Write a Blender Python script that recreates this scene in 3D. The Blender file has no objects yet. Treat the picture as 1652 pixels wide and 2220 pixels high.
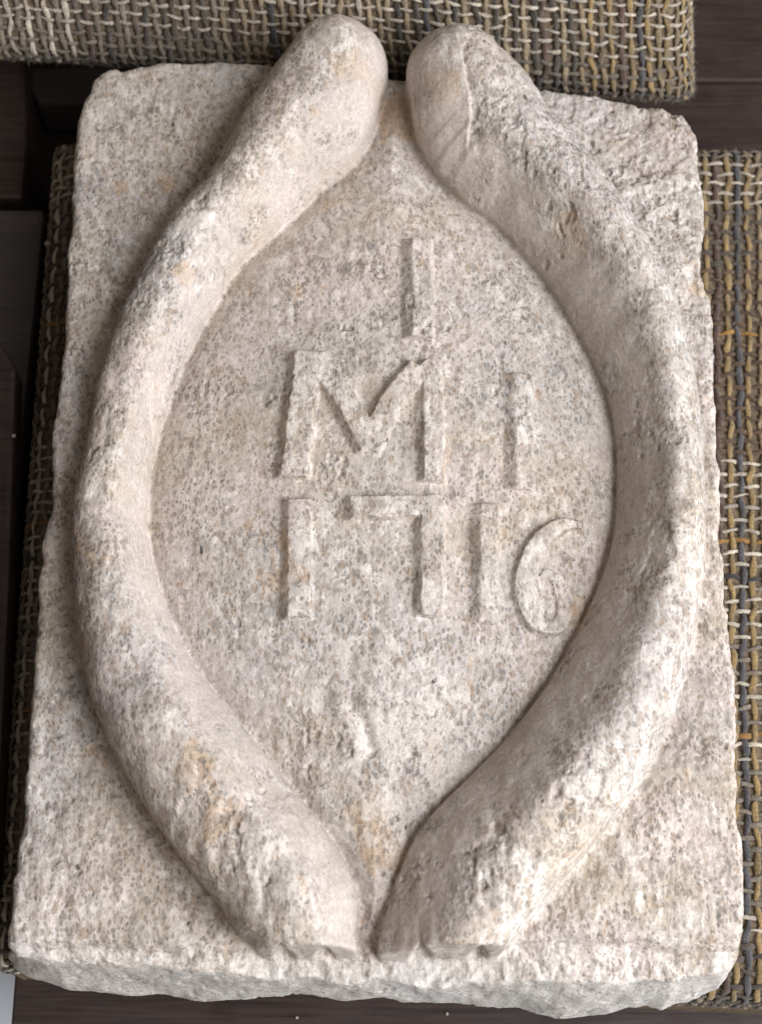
import bpy, math, random
import numpy as np
from mathutils import Matrix

random.seed(7)
rng = np.random.default_rng(11)
scene = bpy.context.scene
COL = scene.collection

# ------------------------------------------------------------------ camera
T = 0.062                                   # thickness of the stone, seat top is z = 0
TH = math.radians(21.6)                     # camera leans this far from straight down
FPX = 3600.0                                # focal length in pixels of a 1652 x 2220 picture
CAM = np.array([0.0, -0.80 * math.sin(TH), T + 0.80 * math.cos(TH)])
cam_d = bpy.data.cameras.new("camera")
cam_d.sensor_fit = 'AUTO'
cam_d.sensor_width = 36.0
cam_d.lens = FPX / 2220.0 * 36.0
cam_d.dof.use_dof = True
cam_d.dof.focus_distance = 0.79
cam_d.dof.aperture_fstop = 9.0
cam_d.clip_start = 0.02
cam_d.clip_end = 50.0
cam = bpy.data.objects.new("camera", cam_d)
COL.objects.link(cam)
cam.location = CAM
cam.rotation_euler = (TH, 0, 0)
scene.camera = cam

# ------------------------------------------------------------------ light
W = bpy.data.worlds.new("World")
scene.world = W
W.use_nodes = True
bgn = W.node_tree.nodes["Background"]
bgn.inputs[0].default_value = (1.0, 0.86, 0.74, 1)
bgn.inputs[1].default_value = 0.20

def area(name, loc, target, size, energy, color, size_y=None):
    d = bpy.data.lights.new(name, 'AREA')
    d.shape = 'RECTANGLE'
    d.size = size
    d.size_y = size_y or size
    d.energy = energy
    d.color = color
    o = bpy.data.objects.new(name, d)
    COL.objects.link(o)
    o.location = loc
    v = Matrix.Translation(loc).translation
    from mathutils import Vector
    o.rotation_euler = (Vector(target) - Vector(loc)).to_track_quat('-Z', 'Y').to_euler()
    return o

area("window_light", (1.10, -0.50, 1.02), (0, 0, 0.05), 1.45, 49.0, (0.93, 0.945, 1.0))
area("room_fill_light", (0.95, -0.75, 1.40), (0, 0, 0.05), 1.4, 7.5, (1.0, 0.93, 0.85))  # added weak fill, stands in for light bounced around the room

scene.view_settings.view_transform = 'Standard'
scene.view_settings.look = 'None'
scene.view_settings.exposure = 0.0
scene.view_settings.gamma = 1.0

# ------------------------------------------------------------------ helpers
def unproj(px, py, z):
    """point of the place at height z that lies behind picture point (px, py) of the 1652 x 2220 picture"""
    px = np.asarray(px, float); py = np.asarray(py, float)
    cx = (px - 826.0) / FPX
    cy = -(py - 1110.0) / FPX
    dy = cy * math.cos(TH) + math.sin(TH)
    dz = cy * math.sin(TH) - math.cos(TH)
    t = (z - CAM[2]) / dz
    return np.stack([CAM[0] + cx * t, CAM[1] + dy * t], -1)

def P(pts, z):
    a = np.array(pts, float)
    return unproj(a[:, 0], a[:, 1], z)

SRC = 1 / 1.0544                            # 1742 px picture -> 1652 px picture

def hash2(ix, iy, seed):
    h = (ix.astype(np.uint32) * np.uint32(374761393) + iy.astype(np.uint32) * np.uint32(668265263) + np.uint32((seed * 2246822519 + 3266489917) & 0xffffffff))
    h = (h ^ (h >> np.uint32(13))) * np.uint32(1274126177)
    h = h ^ (h >> np.uint32(16))
    return h.astype(np.float32) * np.float32(1 / 4294967295.0)

def vnoise2(x, y, seed=0):
    fx = np.floor(x); fy = np.floor(y)
    ix = fx.astype(np.int64) + 100000; iy = fy.astype(np.int64) + 100000
    u = (x - fx).astype(np.float32); v = (y - fy).astype(np.float32)
    u = u * u * u * (u * (u * 6 - 15) + 10); v = v * v * v * (v * (v * 6 - 15) + 10)
    a = hash2(ix, iy, seed); b = hash2(ix + 1, iy, seed)
    c = hash2(ix, iy + 1, seed); d = hash2(ix + 1, iy + 1, seed)
    return (a + (b - a) * u) * (1 - v) + (c + (d - c) * u) * v - 0.5

def fbm2(x, y, octv=4, seed=0, gain=0.5):
    r = 0.0; amp = 1.0
    for o in range(octv):
        r = r + amp * vnoise2(x + 17.3 * o, y - 9.1 * o, seed + o * 7)
        x = x * 2.03; y = y * 2.03; amp *= gain
    return r

def vnoise3(x, y, z, seed=0):
    f = np.floor(z); w = (z - f).astype(np.float32); w = w * w * (3 - 2 * w)
    out = np.zeros(x.shape, np.float32)
    zi = f.astype(np.int64)
    off = (zi * 57.31) % 4096
    off1 = ((zi + 1) * 57.31) % 4096
    a = vnoise2(x + np.floor(off), y + np.floor(off * 3.7) % 4096, seed)
    b = vnoise2(x + np.floor(off1), y + np.floor(off1 * 3.7) % 4096, seed)
    return a + (b - a) * w

def fbm3(p, freq, octv=3, seed=0, gain=0.5):
    r = 0.0; amp = 1.0
    for o in range(octv):
        r = r + amp * vnoise3(p[:, 0] * freq + 31.7 * o, p[:, 1] * freq - 11.9 * o, p[:, 2] * freq + 5.3 * o, seed + 13 * o)
        freq *= 2.07; amp *= gain
    return r

def sstep(a, b, x):
    t = np.clip((x - a) / (b - a), 0, 1)
    return t * t * (3 - 2 * t)

def smin(a, b, k):
    h = np.clip(0.5 + 0.5 * (b - a) / k, 0, 1)
    return b + (a - b) * h - k * h * (1 - h)

def smax(a, b, k):
    return -smin(-a, -b, k)

def seg_dist(X, Y, pts, closed=False):
    """distance to a polyline, plus the nearest parameter (in segments)"""
    n = len(pts)
    best = np.full(X.shape, 1e9, np.float32); par = np.zeros(X.shape, np.float32)
    for i in range(n if closed else n - 1):
        a = pts[i]; b = pts[(i + 1) % n]
        dx, dy = b - a
        l2 = dx * dx + dy * dy + 1e-18
        t = np.clip(((X - a[0]) * dx + (Y - a[1]) * dy) / l2, 0, 1)
        d = (X - a[0] - t * dx) ** 2 + (Y - a[1] - t * dy) ** 2
        m = d < best
        best = np.where(m, d, best); par = np.where(m, i + t, par)
    return np.sqrt(best), par

def poly_sd(X, Y, pts):
    """signed distance to a polygon, negative inside"""
    d, _ = seg_dist(X, Y, pts, True)
    ins = np.zeros(X.shape, bool)
    n = len(pts)
    for i in range(n):
        a = pts[i]; b = pts[(i + 1) % n]
        if a[1] == b[1]:
            continue
        c = ((a[1] > Y) != (b[1] > Y)) & (X < (b[0] - a[0]) * (Y - a[1]) / (b[1] - a[1]) + a[0])
        ins ^= c
    return np.where(ins, -d, d)

def smooth_line(pts, n):
    """Catmull-Rom through the rows of pts, n samples per span"""
    pts = np.array(pts, float)
    q = np.vstack([2 * pts[0] - pts[1], pts, 2 * pts[-1] - pts[-2]])
    out = []
    for i in range(1, len(q) - 2):
        p0, p1, p2, p3 = q[i - 1], q[i], q[i + 1], q[i + 2]
        for k in range(n):
            t = k / n
            out.append(0.5 * (2 * p1 + (p2 - p0) * t + (2 * p0 - 5 * p1 + 4 * p2 - p3) * t * t + (3 * p1 - p0 - 3 * p2 + p3) * t ** 3))
    out.append(q[-2])
    return np.array(out)

def mesh_np(name, verts, quads, mat=None, parent=None, smooth=True):
    me = bpy.data.meshes.new(name)
    nv, nq = len(verts), len(quads)
    me.vertices.add(nv)
    me.vertices.foreach_set("co", np.ascontiguousarray(verts, np.float32).ravel())
    k = quads.shape[1]
    me.loops.add(nq * k)
    me.polygons.add(nq)
    me.loops.foreach_set("vertex_index", np.ascontiguousarray(quads, np.int32).ravel())
    me.polygons.foreach_set("loop_start", np.arange(0, nq * k, k, dtype=np.int32))
    me.update(calc_edges=True)
    me.polygons.foreach_set("use_smooth", np.full(nq, smooth, bool))
    o = bpy.data.objects.new(name, me)
    COL.objects.link(o)
    if mat: me.materials.append(mat)
    if parent: o.parent = parent
    return o

def add_attr(me, name, vals):
    a = me.attributes.new(name, 'FLOAT', 'POINT')
    a.data.foreach_set("value", np.ascontiguousarray(vals, np.float32))

def add_col(me, name, vals):
    a = me.attributes.new(name, 'FLOAT_COLOR', 'POINT')
    c = np.ones((len(vals), 4), np.float32); c[:, :3] = vals
    a.data.foreach_set("color", c.ravel())

def empty(name, loc, label, cat):
    o = bpy.data.objects.new(name, None)
    o.empty_display_size = 0.05
    o.location = loc
    COL.objects.link(o)
    o["label"] = label; o["category"] = cat
    return o

# ------------------------------------------------------------------ node helpers
class NT:
    def __init__(s, name):
        s.m = bpy.data.materials.new(name); s.m.use_nodes = True
        s.t = s.m.node_tree
        s.b = s.t.nodes["Principled BSDF"]
        s.tc = s.t.nodes.new("ShaderNodeTexCoord").outputs["Object"]
    def n(s, typ, **kw):
        nd = s.t.nodes.new(typ)
        for k, v in kw.items(): setattr(nd, k, v)
        return nd
    def l(s, a, b): s.t.links.new(a, b)
    def put(s, sock, v):
        if isinstance(v, (int, float)): sock.default_value = v
        elif isinstance(v, tuple): sock.default_value = v if len(v) == len(sock.default_value) else (*v, 1)
        else: s.l(v, sock)
    def mapping(s, scale, src=None, rot=(0, 0, 0)):
        nd = s.n("ShaderNodeMapping"); nd.inputs["Scale"].default_value = scale; nd.inputs["Rotation"].default_value = rot
        s.l(src or s.tc, nd.inputs["Vector"]); return nd.outputs[0]
    def noise(s, scale, detail=4, rough=0.55, src=None, dist=0.0):
        nd = s.n("ShaderNodeTexNoise"); nd.inputs["Scale"].default_value = scale; nd.inputs["Detail"].default_value = detail
        nd.inputs["Roughness"].default_value = rough; nd.inputs["Distortion"].default_value = dist
        s.l(src or s.tc, nd.inputs["Vector"]); return nd
    def voro(s, scale, src=None, feature='F1', rnd=1.0):
        nd = s.n("ShaderNodeTexVoronoi", feature=feature); nd.inputs["Scale"].default_value = scale
        nd.inputs["Randomness"].default_value = rnd
        s.l(src or s.tc, nd.inputs["Vector"]); return nd
    def math(s, op, a, b=0.0, clamp=False):
        nd = s.n("ShaderNodeMath", operation=op); nd.use_clamp = clamp
        s.put(nd.inputs[0], a); s.put(nd.inputs[1], b); return nd.outputs[0]
    def ramp(s, v, a, b, lo=0.0, hi=1.0):
        nd = s.n("ShaderNodeMapRange", interpolation_type='SMOOTHSTEP')
        s.put(nd.inputs[0], v); nd.inputs[1].default_value = a; nd.inputs[2].default_value = b
        nd.inputs[3].default_value = lo; nd.inputs[4].default_value = hi; return nd.outputs[0]
    def mix(s, f, a, b, mode='MIX'):
        nd = s.n("ShaderNodeMix", data_type='RGBA', blend_type=mode)
        s.put(nd.inputs[0], f); s.put(nd.inputs[6], a); s.put(nd.inputs[7], b); return nd.outputs[2]
    def attr(s, name, out="Fac"):
        nd = s.n("ShaderNodeAttribute"); nd.attribute_name = name; return nd.outputs[out]

# ------------------------------------------------------------------ stone material
def stone_material():
    s = NT("carved_stone")
    flank = s.attr("flank")                  # evenly rubbed, powdery flanks of the rolls
    rough = s.attr("rough")                  # coarse, freshly broken areas
    warp = s.noise(90, 3, 0.6)
    wv = s.n("ShaderNodeVectorMath", operation='MULTIPLY_ADD')
    s.l(warp.outputs["Color"], wv.inputs[0]); wv.inputs[1].default_value = (0.0045, 0.0045, 0.0045); s.l(s.tc, wv.inputs[2])
    wc = wv.outputs[0]
    wcs = s.mapping((1, 0.62, 1), wc)        # grains drawn out along the bed of the stone
    low = s.noise(17, 4, 0.6).outputs["Fac"]
    fine0 = s.noise(130, 5, 0.7).outputs["Fac"]
    low2 = s.noise(9, 3, 0.6, s.mapping((1, 1, 1), s.tc, (0.4, 0.2, 0.9))).outputs["Fac"]
    base = s.mix(s.ramp(low, 0.38, 0.62), (0.50, 0.437, 0.355), (0.58, 0.502, 0.455))
    base = s.mix(s.ramp(low2, 0.42, 0.62, 0, 0.75), base, (0.49, 0.458, 0.435))
    # orange-ochre patches
    om = s.noise(34, 6, 0.62, wcs).outputs["Fac"]
    oth = s.math('ADD', om, s.math('MULTIPLY', s.attr("ochre"), 0.22))
    omask = s.ramp(oth, 0.635, 0.665)
    # pale crust
    crn = s.noise(150, 8, 0.74, wcs).outputs["Fac"]
    thr = s.math('ADD', crn, s.math('MULTIPLY', s.math('SUBTRACT', s.noise(26, 3, 0.6).outputs["Fac"], 0.5), 0.28))
    thr = s.math('ADD', thr, s.math('ADD', s.math('MULTIPLY', rough, 0.03), s.math('MULTIPLY', s.attr('chalk'), 0.13)))
    streak = s.noise(1.0, 5, 0.65, s.mapping((330, 55, 160), wc)).outputs['Fac']
    thr = s.math('ADD', thr, s.math('MULTIPLY', s.math('SUBTRACT', streak, 0.5), 0.28))
    crust = s.ramp(thr, 0.50, 0.66)
    col = s.mix(s.math('MULTIPLY', omask, 0.72), base, (0.52, 0.375, 0.25))
    col = s.mix(s.math('MULTIPLY', crust, 0.62), col, (0.77, 0.72, 0.665))
    # grains: rounded darker grains held in the pale matrix
    def grains(scale, thr_c, size_a, size_b, amount, c1, c2, col):
        v = s.voro(scale, wcs)
        sep = s.n("ShaderNodeSeparateColor"); s.l(v.outputs["Color"], sep.inputs[0])
        present = s.ramp(sep.outputs[0], thr_c - 0.02, thr_c + 0.02)
        sz = s.math('ADD', v.outputs["Distance"], s.math('MULTIPLY', sep.outputs[1], 0.22))
        sz = s.math('ADD', sz, s.math('MULTIPLY', s.math('SUBTRACT', crn, 0.5), 0.9))
        m = s.math('MULTIPLY', s.ramp(sz, size_a, size_b), present)
        m = s.math('MULTIPLY', m, s.math('SUBTRACT', 1.0, s.math('MULTIPLY', crust, 0.45)))
        m = s.math('MULTIPLY', m, s.math('SUBTRACT', 1.0, s.math('MULTIPLY', flank, 0.45)))
        m = s.math('MULTIPLY', m, amount)
        gc = s.mix(s.ramp(sep.outputs[2], 0.35, 0.85), c1, c2)
        return s.mix(m, col, gc), m
    dens = s.ramp(s.noise(55, 3, 0.6).outputs["Fac"], 0.34, 0.60, 0.48, 1.0)
    col, m1 = grains(300, 0.18, 0.62, 0.46, s.math('MULTIPLY', dens, 0.66), (0.28, 0.25, 0.22), (0.38, 0.29, 0.21), col)
    col, m2 = grains(600, 0.25, 0.60, 0.44, s.math('MULTIPLY', dens, 0.74), (0.19, 0.175, 0.16), (0.32, 0.24, 0.175), col)
    col, m3 = grains(140, 0.93, 0.40, 0.2, 0.5, (0.22, 0.21, 0.21), (0.42, 0.27, 0.16), col)
    col, m4 = grains(240, 0.955, 0.26, 0.18, 0.9, (0.07, 0.068, 0.07), (0.13, 0.09, 0.07), col)
    # grey lime wash on the broken front
    cem = s.attr("cement")
    col = s.mix(s.math('MULTIPLY', cem, 0.75), col, s.mix(s.ramp(fine0, 0.35, 0.65), (0.49, 0.468, 0.43), (0.61, 0.585, 0.55)))
    # powdery flank coat
    fc = s.mix(s.ramp(low, 0.35, 0.65), (0.50, 0.435, 0.375), (0.555, 0.488, 0.435))
    col = s.mix(s.math('MULTIPLY', flank, 0.62), col, fc)
    # fine salt and pepper
    fine = s.noise(1500, 3, 0.7, wcs).outputs["Fac"]
    fine2 = s.noise(520, 4, 0.7, wcs).outputs["Fac"]
    v = s.math('ADD', s.ramp(fine, 0.25, 0.75, 0.84, 1.16), s.ramp(fine2, 0.3, 0.7, -0.13, 0.13))
    vc = s.n("ShaderNodeCombineColor"); [s.l(v, vc.inputs[i]) for i in range(3)]
    col = s.mix(1.0, col, vc.outputs[0], 'MULTIPLY')
    s.l(col, s.b.inputs["Base Color"])
    s.b.inputs["Roughness"].default_value = 0.93
    s.b.inputs["Specular IOR Level"].default_value = 0.25
    # fine relief
    h = s.math('ADD', s.math('MULTIPLY', s.noise(260, 7, 0.68, wcs).outputs["Fac"], 1.0), s.math('MULTIPLY', s.noise(1100, 3, 0.7).outputs["Fac"], 0.30))
    h = s.math('ADD', h, s.math('MULTIPLY', crust, 0.14))
    h = s.math('SUBTRACT', h, s.math('ADD', s.math('MULTIPLY', m2, 0.30), s.math('MULTIPLY', m4, 0.6)))
    bp = s.n("ShaderNodeBump"); bp.inputs["Distance"].default_value = 0.0016
    s.l(s.math('ADD', s.math('MULTIPLY', rough, 0.5), s.math('SUBTRACT', 0.44, s.math('MULTIPLY', flank, 0.12))), bp.inputs["Strength"])
    s.l(h, bp.inputs["Height"]); s.l(bp.outputs[0], s.b.inputs["Normal"])
    return s.m

STONE = stone_material()

# ------------------------------------------------------------------ carved stone: traced outlines
left_side = [(25, 2046), (30, 1916), (37, 1886), (42, 1821), (50, 1771), (56, 1701), (63, 1537), (75, 1402), (76, 1357), (82, 1268), (97, 1172),
             (112, 1109), (115, 1043), (115, 944), (129, 873), (134, 779), (141, 692), (147, 650), (146, 591), (149, 544), (155, 474), (153, 427),
             (155, 400), (160, 310), (167, 265), (192, 210), (202, 175), (220, 162), (250, 151), (262, 156), (300, 144), (325, 141), (370, 135),
             (425, 133), (475, 134), (520, 140), (560, 143), (700, 152), (835, 172), (960, 178), (1100, 190)]
right_side = [(1186, 199), (1226, 202), (1276, 209), (1326, 216), (1371, 220), (1388, 229), (1426, 230), (1456, 245), (1481, 247), (1498, 270),
              (1511, 290), (1518, 340), (1521, 400), (1528, 450), (1530, 500), (1522, 565), (1523, 580), (1532, 628), (1543, 649), (1548, 733),
              (1548, 848), (1552, 923), (1551, 989), (1560, 1018), (1561, 1123), (1569, 1238), (1572, 1328), (1583, 1388), (1591, 1468),
              (1595, 1609), (1597, 1730), (1611, 1818), (1615, 1930), (1611, 2031), (1599, 2075)]
ridge = [(1576, 2096), (1451, 2114), (1350, 2118), (1256, 2120), (1176, 2113), (1026, 2118), (961, 2138), (901, 2116), (826, 2098), (775, 2114),
         (650, 2105), (550, 2103), (450, 2098), (360, 2090), (240, 2078), (165, 2070), (90, 2078), (40, 2068)]
lower = [(1581, 2098), (1548, 2143), (1506, 2161), (1456, 2176), (1436, 2187), (1401, 2181), (1326, 2188), (1266, 2196), (1201, 2203), (1166, 2196),
         (1126, 2186), (976, 2171), (876, 2171), (826, 2168), (715, 2163), (650, 2156), (550, 2160), (450, 2160), (350, 2151), (250, 2151),
         (150, 2143), (90, 2116), (50, 2096), (35, 2076)]
polyA = np.vstack([P(left_side + right_side, T - 0.003), P(ridge, T - 0.009)])
sides_low = P(left_side + right_side, T - 0.003)
cen = sides_low.mean(0)
sides_low = cen + (sides_low - cen) * 0.985
polyB = np.vstack([sides_low[1:-1], P(lower, 0.006)])

L_st = [((606, 150), (854, 168)), ((545, 220), (812, 280)), ((480, 310), (745, 345)), ((400, 440), (650, 430)), ((335, 525), (560, 510)),
        ((285, 620), (490, 605)), ((245, 710), (430, 705)), ((213, 810), (382, 810)), ((185, 960), (335, 960)), ((158, 1080), (318, 1080)),
        ((152, 1200), (325, 1200)), ((162, 1360), (375, 1360)), ((195, 1520), (450, 1490)), ((270, 1680), (570, 1635)), ((360, 1815), (665, 1745)),
        ((440, 1910), (735, 1840)), ((510, 2000), (778, 1935)), ((560, 2062), (775, 2030)), ((590, 2110), (790, 2110))]
R_st = [((1118, 168), (864, 172)), ((1185, 232), (874, 246)), ((1250, 305), (908, 322)), ((1310, 365), (1000, 400)), ((1375, 460), (1080, 470)),
        ((1425, 550), (1150, 545)), ((1468, 640), (1215, 635)), ((1495, 750), (1280, 750)), ((1515, 850), (1320, 850)), ((1525, 950), (1338, 950)),
        ((1527, 1050), (1340, 1050)), ((1530, 1150), (1333, 1150)), ((1525, 1270), (1298, 1280)), ((1495, 1450), (1215, 1450)), ((1450, 1590), (1125, 1580)),
        ((1385, 1710), (1030, 1680)), ((1305, 1805), (930, 1780)), ((1210, 1910), (850, 1880)), ((1140, 1985), (825, 1975)), ((1085, 2062), (815, 2062)), ((1080, 2110), (815, 2110))]
L_crest = [40, 40, 38, 35, 32, 30, 28, 27, 26, 26, 27, 29, 31, 32, 32, 31, 30, 28, 28]
R_crest = [38, 38, 38, 37, 36, 34, 32, 31, 30, 30, 30, 31, 32, 33, 34, 34, 33, 31, 29, 28, 28]
ZC = T + 0.009

def roll_spine(st, crest, off=0.0):
    o = P([a for a, b in st], T + 0.013); i = P([b for a, b in st], T + 0.003)
    c = (o + i) / 2
    tan = np.gradient(c, axis=0); tan /= np.linalg.norm(tan, axis=1)[:, None]
    nrm = np.stack([-tan[:, 1], tan[:, 0]], 1)
    w = np.abs(((o - i) * nrm).sum(1)) / 2
    if off:                                            # crest sits nearer the outer side
        k = np.clip((np.arange(len(c)) - 2) / 4.0, 0, 1) * off
        c = c + (o - c) * k[:, None]
    data = np.column_stack([c, w, np.array(crest) / 1000.0 - (ZC - T)])
    return smooth_line(data, 4)

spL = roll_spine(L_st, L_crest)
OFFR = 0.28
spR = roll_spine(R_st, R_crest, OFFR)

# ------------------------------------------------------------------ carved stone: volume
H = 0.00064
x0, x1 = min(polyA[:, 0].min(), polyB[:, 0].min()) - 0.004, max(polyA[:, 0].max(), polyB[:, 0].max()) + 0.004
y0, y1 = polyB[:, 1].min() - 0.004, polyA[:, 1].max() + 0.03
z0, z1 = 0.0002, T + 0.051
gx = np.arange(x0, x1, H, dtype=np.float32); gy = np.arange(y0, y1, H, dtype=np.float32); gz = np.arange(z0, z1, H, dtype=np.float32)
X, Y = np.meshgrid(gx, gy)
dA = poly_sd(X, Y, polyA).astype(np.float32)
dB = poly_sd(X, Y, polyB).astype(np.float32)

def roll2d(sp):
    d, par = seg_dist(X, Y, sp[:, :2])
    idx = np.arange(len(sp))
    w = np.interp(par.ravel(), idx, sp[:, 2]).reshape(X.shape).astype(np.float32)
    h = np.interp(par.ravel(), idx, sp[:, 3]).reshape(X.shape).astype(np.float32)
    k = np.clip(par.astype(int), 0, len(sp) - 2)
    a = sp[k, :2]; t = sp[k + 1, :2] - a
    side = np.sign(t[..., 0] * (Y - a[..., 1]) - t[..., 1] * (X - a[..., 0]))
    return d, par, w, h, side
dL, parL, wL, hL, sdL = roll2d(spL)
dR, parR, wR, hR, sdR = roll2d(spR)
kR = np.clip((parR / 4.0 - 2) / 4.0, 0, 1) * OFFR
wR = (wR * np.where(sdR < 0, 1 + kR, 1 - kR)).astype(np.float32)
yendL = unproj(680, 2069, T + 0.003)[1]; yendR = unproj(950, 2071, T + 0.003)[1]

# inner field between the rolls
field_poly = np.vstack([spL[:-8, :2], spR[:-8, :2][::-1]])
dF = poly_sd(X, Y, field_poly)
edgeL = dL - wL; edgeR = dR - wR
near = np.minimum(edgeL, edgeR)
infield = sstep(0.0, -0.008, dF)
cf = unproj(830, 1050, T)
nearp = np.maximum(near, 0)
ztop = np.full(X.shape, T, np.float32)
ztop += infield * (0.0145 * (1 - np.exp(-nearp / 0.035)) - 0.0030) - 0.0020 * np.exp(-nearp / 0.005)
ztop += infield * 0.0012 * fbm2(X * 26, Y * 26, 2, 5)
outm = 1 - infield
ztop += outm * 0.0034 * fbm2(X * 22, Y * 22, 4, 9)
# hollow worked along the foot of the rolls outside
ztop -= outm * 0.004 * np.exp(-(np.maximum(near, 0) / 0.012) ** 2) * sstep(unproj(0, 1300, T)[1], unproj(0, 1600, T)[1], Y)
# coarse slanting chisel work on the upper right corner and lower corners
ca, sa = math.cos(0.45), math.sin(0.45)
U_ = X * ca + Y * sa; V_ = -X * sa + Y * ca
ptr = unproj(1400, 330, T)
chm = np.exp(-(((X - ptr[0]) / 0.05) ** 2 + ((Y - ptr[1]) / 0.09) ** 2)) * outm
ztop += chm * (0.0022 * fbm2(U_ * 60, V_ * 105, 4, 21) - 0.001)
pitn = fbm2(X * 120, Y * 120, 2, 33)
ztop -= chm * 0.0018 * sstep(0.22, 0.36, pitn)
# dragged tool marks on the whole face
ztop += 0.0006 * fbm2(X * 260, Y * 60, 2, 41) * (1 - infield * 0.4)
# front ledge: crumbly step in front of the roll ends
yl = unproj(800, 2045, T)[1]; yl2 = unproj(800, 2105, T)[1]
led = sstep(yl + 0.003, yl - 0.003, Y + 0.004 * fbm2(X * 30, Y * 0 + 3.3, 3, 51))
ztop -= led * 0.006
ztop += led * 0.0016 * fbm2(X * 150, Y * 150, 3, 55)
ztop -= led * 0.003 * sstep(yl, yl2, Y)
# lone scratches below the inscription
def stroke(pts, z=T):
    return seg_dist(X, Y, P(pts, z))
g1, _ = stroke([(758, 1522), (775, 1555), (793, 1590), (806, 1640)])
ztop -= 0.0026 * np.exp(-(g1 / 0.0035) ** 2)
g1b, _ = stroke([(740, 1530), (757, 1575), (775, 1620)])
ztop += 0.0016 * np.exp(-(g1b / 0.005) ** 2)
g2, _ = stroke([(800, 1395), (772, 1412), (761, 1440), (762, 1475), (776, 1505)])
ztop -= 0.0010 * np.exp(-(g2 / 0.0032) ** 2)

# ------------------------------------------------------------------ inscription strokes
def LP(a):                                     # points measured on the enlarged inscription
    return [(531.1 + x * 0.4822, 474.2 + y * 0.4822) for x, y in a]
sx = np.array([(1500, 1360, 20), (1420, 1372, 32), (1340, 1430, 44), (1285, 1530, 50), (1264, 1640, 48), (1280, 1745, 44), (1335, 1805, 44), (1400, 1800, 48),
               (1440, 1745, 42), (1448, 1668, 32), (1415, 1608, 25), (1360, 1580, 20)], float)
sx = smooth_line(sx, 3)
SIX = [(sx[q:q + 2, :2], float(sx[q:q + 2, 2].mean())) for q in range(len(sx) - 1)]
GL = [  # name, label, strokes: (points, half width in enlarged px)
    ("letter", "raised letter I above the M", [([(798, 100), (797, 320), (794, 530)], 50)]),
    ("letter", "raised letter M with a rounded right shoulder", [([(282, 625), (254, 900), (226, 1145)], 60), ([(320, 640), (440, 800), (560, 1022)], 50),
        ([(566, 1028), (655, 840), (775, 690)], 52), ([(800, 680), (845, 720), (846, 900), (848, 1170)], 46)]),
    ("letter", "raised letter I beside the M", [([(1254, 710), (1254, 960), (1256, 1200)], 42)]),
    ("numeral", "raised numeral 1 starting the date", [([(248, 1290), (243, 1530), (245, 1775)], 52)]),
    ("numeral", "raised numeral 7", [([(500, 1308), (640, 1304), (850, 1300)], 50), ([(842, 1290), (842, 1530), (842, 1770)], 50)]),
    ("numeral", "raised numeral 1 beside the 6", [([(1096, 1300), (1096, 1550), (1098, 1795)], 42)]),
    ("numeral", "raised numeral 6 next to the right roll", SIX),
]
PXM = 0.4822 * 0.80 / FPX
gl_d = []
SLOPES = [0.0052, 0.0034, 0.0052, 0.0030, 0.0030, 0.0046, 0.0022]
letter_h = np.zeros(X.shape, np.float32)
for nm, lab, strokes in GL:
    dd = np.full(X.shape, 1.0, np.float32)
    for pts, hw in strokes:
        Q = P(LP(pts), T + 0.010)
        if strokes is SIX:
            d, _ = seg_dist(X, Y, Q)
            dd = np.minimum(dd, d - hw * PXM)
            continue
        # straight strokes are flat strips with square ends
        d, _ = seg_dist(X, Y, Q)
        a0 = Q[0]; t0 = (Q[1] - Q[0]) / np.linalg.norm(Q[1] - Q[0]); a1 = Q[-1]; t1 = (Q[-1] - Q[-2]) / np.linalg.norm(Q[-1] - Q[-2])
        e0_ = -((X - a0[0]) * t0[0] + (Y - a0[1]) * t0[1]); e1_ = (X - a1[0]) * t1[0] + (Y - a1[1]) * t1[1]
        acr0 = np.abs((X - a0[0]) * t0[1] - (Y - a0[1]) * t0[0]); acr1 = np.abs((X - a1[0]) * t1[1] - (Y - a1[1]) * t1[0])
        across = np.where(e0_ > 0, acr0, np.where(e1_ > 0, acr1, d))
        ext = hw * PXM * 0.45
        dd = np.minimum(dd, np.maximum(across - (hw + 3) * PXM, np.maximum(e0_, e1_) - ext))
    dd = dd + 0.0008 * fbm2(X * 130, Y * 130, 3, 77)
    gl_d.append(dd)
    # the cutter sloped the left side of every stroke and left the right side steep
    lh0 = sstep(0.0004, -0.0006, dd); lh1 = lh0
    lhf = lh0; eye = np.zeros(X.shape, np.float32)
    if nm == "numeral" and strokes is SIX:                    # teardrop eye of the 6
        e0 = P(LP([(1362, 1692)]), T + 0.010)[0]
        ee = np.sqrt(((X - e0[0] + 0.10 * (Y - e0[1])) / (40 * PXM)) ** 2 + ((Y - e0[1]) / (92 * PXM)) ** 2)
        eye = sstep(1.25, 0.85, ee); lhf = np.maximum(lh0, eye); lh0 = np.minimum(lh0, 1 - eye)
    n_sl = int(round(SLOPES[len(gl_d) - 1] / H))
    for k in range(1, n_sl + 1):
        lh1 = np.maximum(lh1, np.roll(lhf, -k, axis=1) * (1 - k / (n_sl + 1.0)))
    lh1 = np.where(eye > 0.02, np.maximum(lh0, 1 - eye), lh1)
    if nm == "numeral" and strokes is SIX:                    # the inner stroke is worn almost flat
        lowl = sstep(-0.0005, 0.0035, (X - e0[0]) + 0.25 * (Y - e0[1]) + 0.002) * sstep(0.017, 0.011, np.hypot(X - e0[0], (Y - e0[1]) * 0.8))
        lh1 = lh1 * (1 - 0.35 * lowl)
    letter_h = np.maximum(letter_h, lh1)
wear = 0.85 + 0.6 * fbm2(X * 45, Y * 45, 2, 81)
ztop += 0.0045 * letter_h * np.clip(wear, 0.55, 1.0)

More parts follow.
